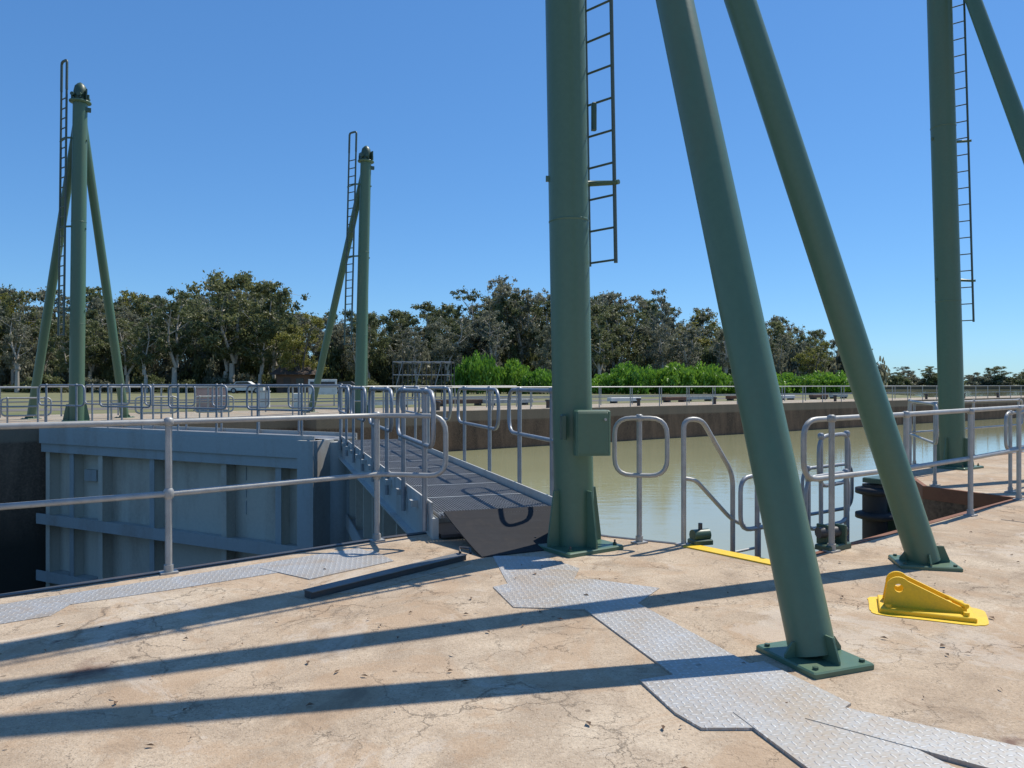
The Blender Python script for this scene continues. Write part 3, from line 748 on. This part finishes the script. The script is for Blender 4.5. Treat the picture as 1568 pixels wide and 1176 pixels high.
def willow_mesh(name,seed,H=4.0,W=6.):
    random.seed(seed); b=B(); b.tube([(0,0,-.2),(.1,0,H*.5),(0,.1,H*.75)],[.2,.14,.08],'barkD',7)
    P=[]
    for i in range(60):
        a=random.uniform(0,6.28); r=W*.5*random.random()**.55; zt_=H*(1-.42*(r/(W*.5))**2)*random.uniform(.78,1.0)
        x,y=math.cos(a)*r,math.sin(a)*r
        if i<14: b.tube([(0,.05,H*.55),(x*.6,y*.6,zt_*.92),(x,y,zt_)],[.07,.045,.015],'barkD',5)
        ln=zt_*random.uniform(.55,.95)
        k=95; t=rng.random(k)
        pts=np.stack([x*(1+.10*t)+rng.normal(size=k)*(.22+.10*t),y*(1+.10*t)+rng.normal(size=k)*(.22+.10*t),zt_-ln*t+rng.normal(size=k)*.08],1)
        P.append(pts)
    P=np.concatenate(P); P[:,2]=np.maximum(P[:,2],.1); k=len(P)
    a=rng.normal(size=(k,3))*.45; a[:,2]-=1; a/=np.linalg.norm(a,axis=1)[:,None]
    t=rng.normal(size=(k,3)); bb=np.cross(a,t); bb/=np.linalg.norm(bb,axis=1)[:,None]; s=.40*(.6+.8*rng.random(k))[:,None]
    q=np.stack([P-a*s*.6,P+bb*s*.22,P+a*s*.6,P-bb*s*.22],1).reshape(-1,3)
    return finish(name,b,q,'barkD','willow')
WM=[willow_mesh('willow_a',31),willow_mesh('willow_b',32,3.8,5)]
def inst(me,loc,s,rz,parent=None,name=None,sz=None):
    o=bpy.data.objects.new(name or me.name,me); COL.objects.link(o); o.location=loc; o.rotation_euler=(0,0,rz)
    o.scale=(s,s,sz if sz else s); o.parent=parent; return o
prof=[(0,440),(60,460),(120,462),(180,450),(250,464),(300,442),(370,438),(430,462),(480,480),(600,478),(700,466),(760,448),(830,457),(950,460),(1020,474),(1080,486),(1180,492),(1240,503),(1300,516)]
PX=np.array([(p[0]-784)/1150 for p in prof]); PH=np.array([(588-p[1])/1150 for p in prof])
random.seed(99)
root=empty('distant_tree_line')
for Y,dens,ks,wt in ((101,6.2,.86,(1,1,2,1,.5,5,5)),(112,4.6,.92,(3,2,3,3,.7,2,2)),(122,4.2,.98,(3,2,3,3,.7,2,2)),(133,4.0,1.04,(3,2,3,3,.7,1,1))):
    X=-150.0
    while X<(47 if Y<110 else 54):
        x=X+random.uniform(-1.5,1.5); y=Y+random.uniform(-4,4)
        h=1.5+float(np.interp(x/y,PX,PH))*y; h*=ks*random.uniform(.80,1.09)
        k=random.choices(range(7),wt)[0]
        inst(TM[k],(x,y,.2),h/14*random.uniform(1.0,1.3),random.uniform(0,6.28),root,'tree',h/14)
        X+=dens*random.uniform(.7,1.3)
for Y in (104,113,123,134):
    X=-150.0
    while X<(46 if Y<110 else 53):
        s=random.uniform(.8,1.4); inst(random.choice(SM),(X,Y+random.uniform(-3,3),.1),s,random.uniform(0,6.28),root,'scrub',s*(.75 if Y<105 else 1.9)); X+=random.uniform(3,4.6)*(1.6 if Y<105 else 1)
for i in range(150):
    X=-100+i*5.6+random.uniform(-3,3); Y=(432 if X<150 else 432-(X-150)*.173)+random.uniform(3,25)
    s=random.uniform(.45,.85); inst(TM[random.choice([0,1,3])],(X,Y,.3),s*2.2,random.uniform(0,6),root,'tree',s)
    inst(SM[i%3],(X+2,Y-3,.3),2.4,random.uniform(0,6),root,'scrub',1.9)
root=empty('willow_thicket')
X=-4.0
while X<40:
    if not(7<X<9): inst(random.choice(WM),(X,88+random.uniform(-1.5,2),.2),random.uniform(.8,1.05),random.uniform(0,6.28),root,'willow',random.uniform(.75,1.3)*(1.1 if X<8 else .82))
    X+=random.uniform(2.6,4.2)
for (x,y,h,k,w) in ((-38.5,103,16.6,3,1.3),(-33,104,15.2,0,1.1),(-2.2,112,17.6,2,1.0),(1.2,111,15.5,5,1.1),(22,108,14.8,5,.9),(-78,108,15,3,1.15),(-45,100,14,6,1.1)):
    inst(TM[k],(x,y,.2),h/14*w,x,None,'eucalyptus_tree',h/14)

# ------------------------------------------------ light & sky
w=bpy.data.worlds.new('World'); scene.world=w; w.use_nodes=True
nt=w.node_tree; sky=nt.nodes.new('ShaderNodeTexSky'); sky.sky_type='NISHITA'; sky.sun_disc=False
EL=math.radians(57.5); AZ=math.radians(50.8)
sky.sun_elevation=EL; sky.sun_rotation=AZ; sky.altitude=900; sky.air_density=1.0; sky.dust_density=.3; sky.ozone_density=3
bg=nt.nodes['Background']
gm=nt.nodes.new('ShaderNodeGamma'); gm.inputs[1].default_value=.66
hs=nt.nodes.new('ShaderNodeHueSaturation'); hs.inputs['Saturation'].default_value=1.27; hs.inputs['Value'].default_value=1.0
ti=nt.nodes.new('ShaderNodeMixRGB'); ti.blend_type='MULTIPLY'; ti.inputs[0].default_value=1; ti.inputs[2].default_value=(.80,1.24,1.68,1)
nt.links.new(sky.outputs[0],gm.inputs[0]); nt.links.new(gm.outputs[0],hs.inputs['Color']); nt.links.new(hs.outputs[0],ti.inputs[1]); nt.links.new(ti.outputs[0],bg.inputs[0]); bg.inputs[1].default_value=.15
sl=bpy.data.lights.new('sun','SUN'); sl.energy=5.0; sl.angle=math.radians(.5); sl.color=(1,.94,.84)
so=bpy.data.objects.new('sun',sl); COL.objects.link(so)
d=Vector((-math.sin(AZ)*math.cos(EL),-math.cos(AZ)*math.cos(EL),-math.sin(EL)))
so.rotation_euler=d.to_track_quat('-Z','Y').to_euler(); so.location=(20,20,40)
# ------------------------------------------------ camera
cd=bpy.data.cameras.new('camera'); cd.sensor_width=36; cd.lens=36*1150/1568; cd.clip_end=8000; cd.clip_start=.05
co=bpy.data.objects.new('camera',cd); COL.objects.link(co); co.location=(0,0,1.5); co.rotation_euler=(math.radians(90),0,0)
scene.camera=co
scene.view_settings.view_transform='Standard'; scene.view_settings.look='None'; scene.view_settings.exposure=0
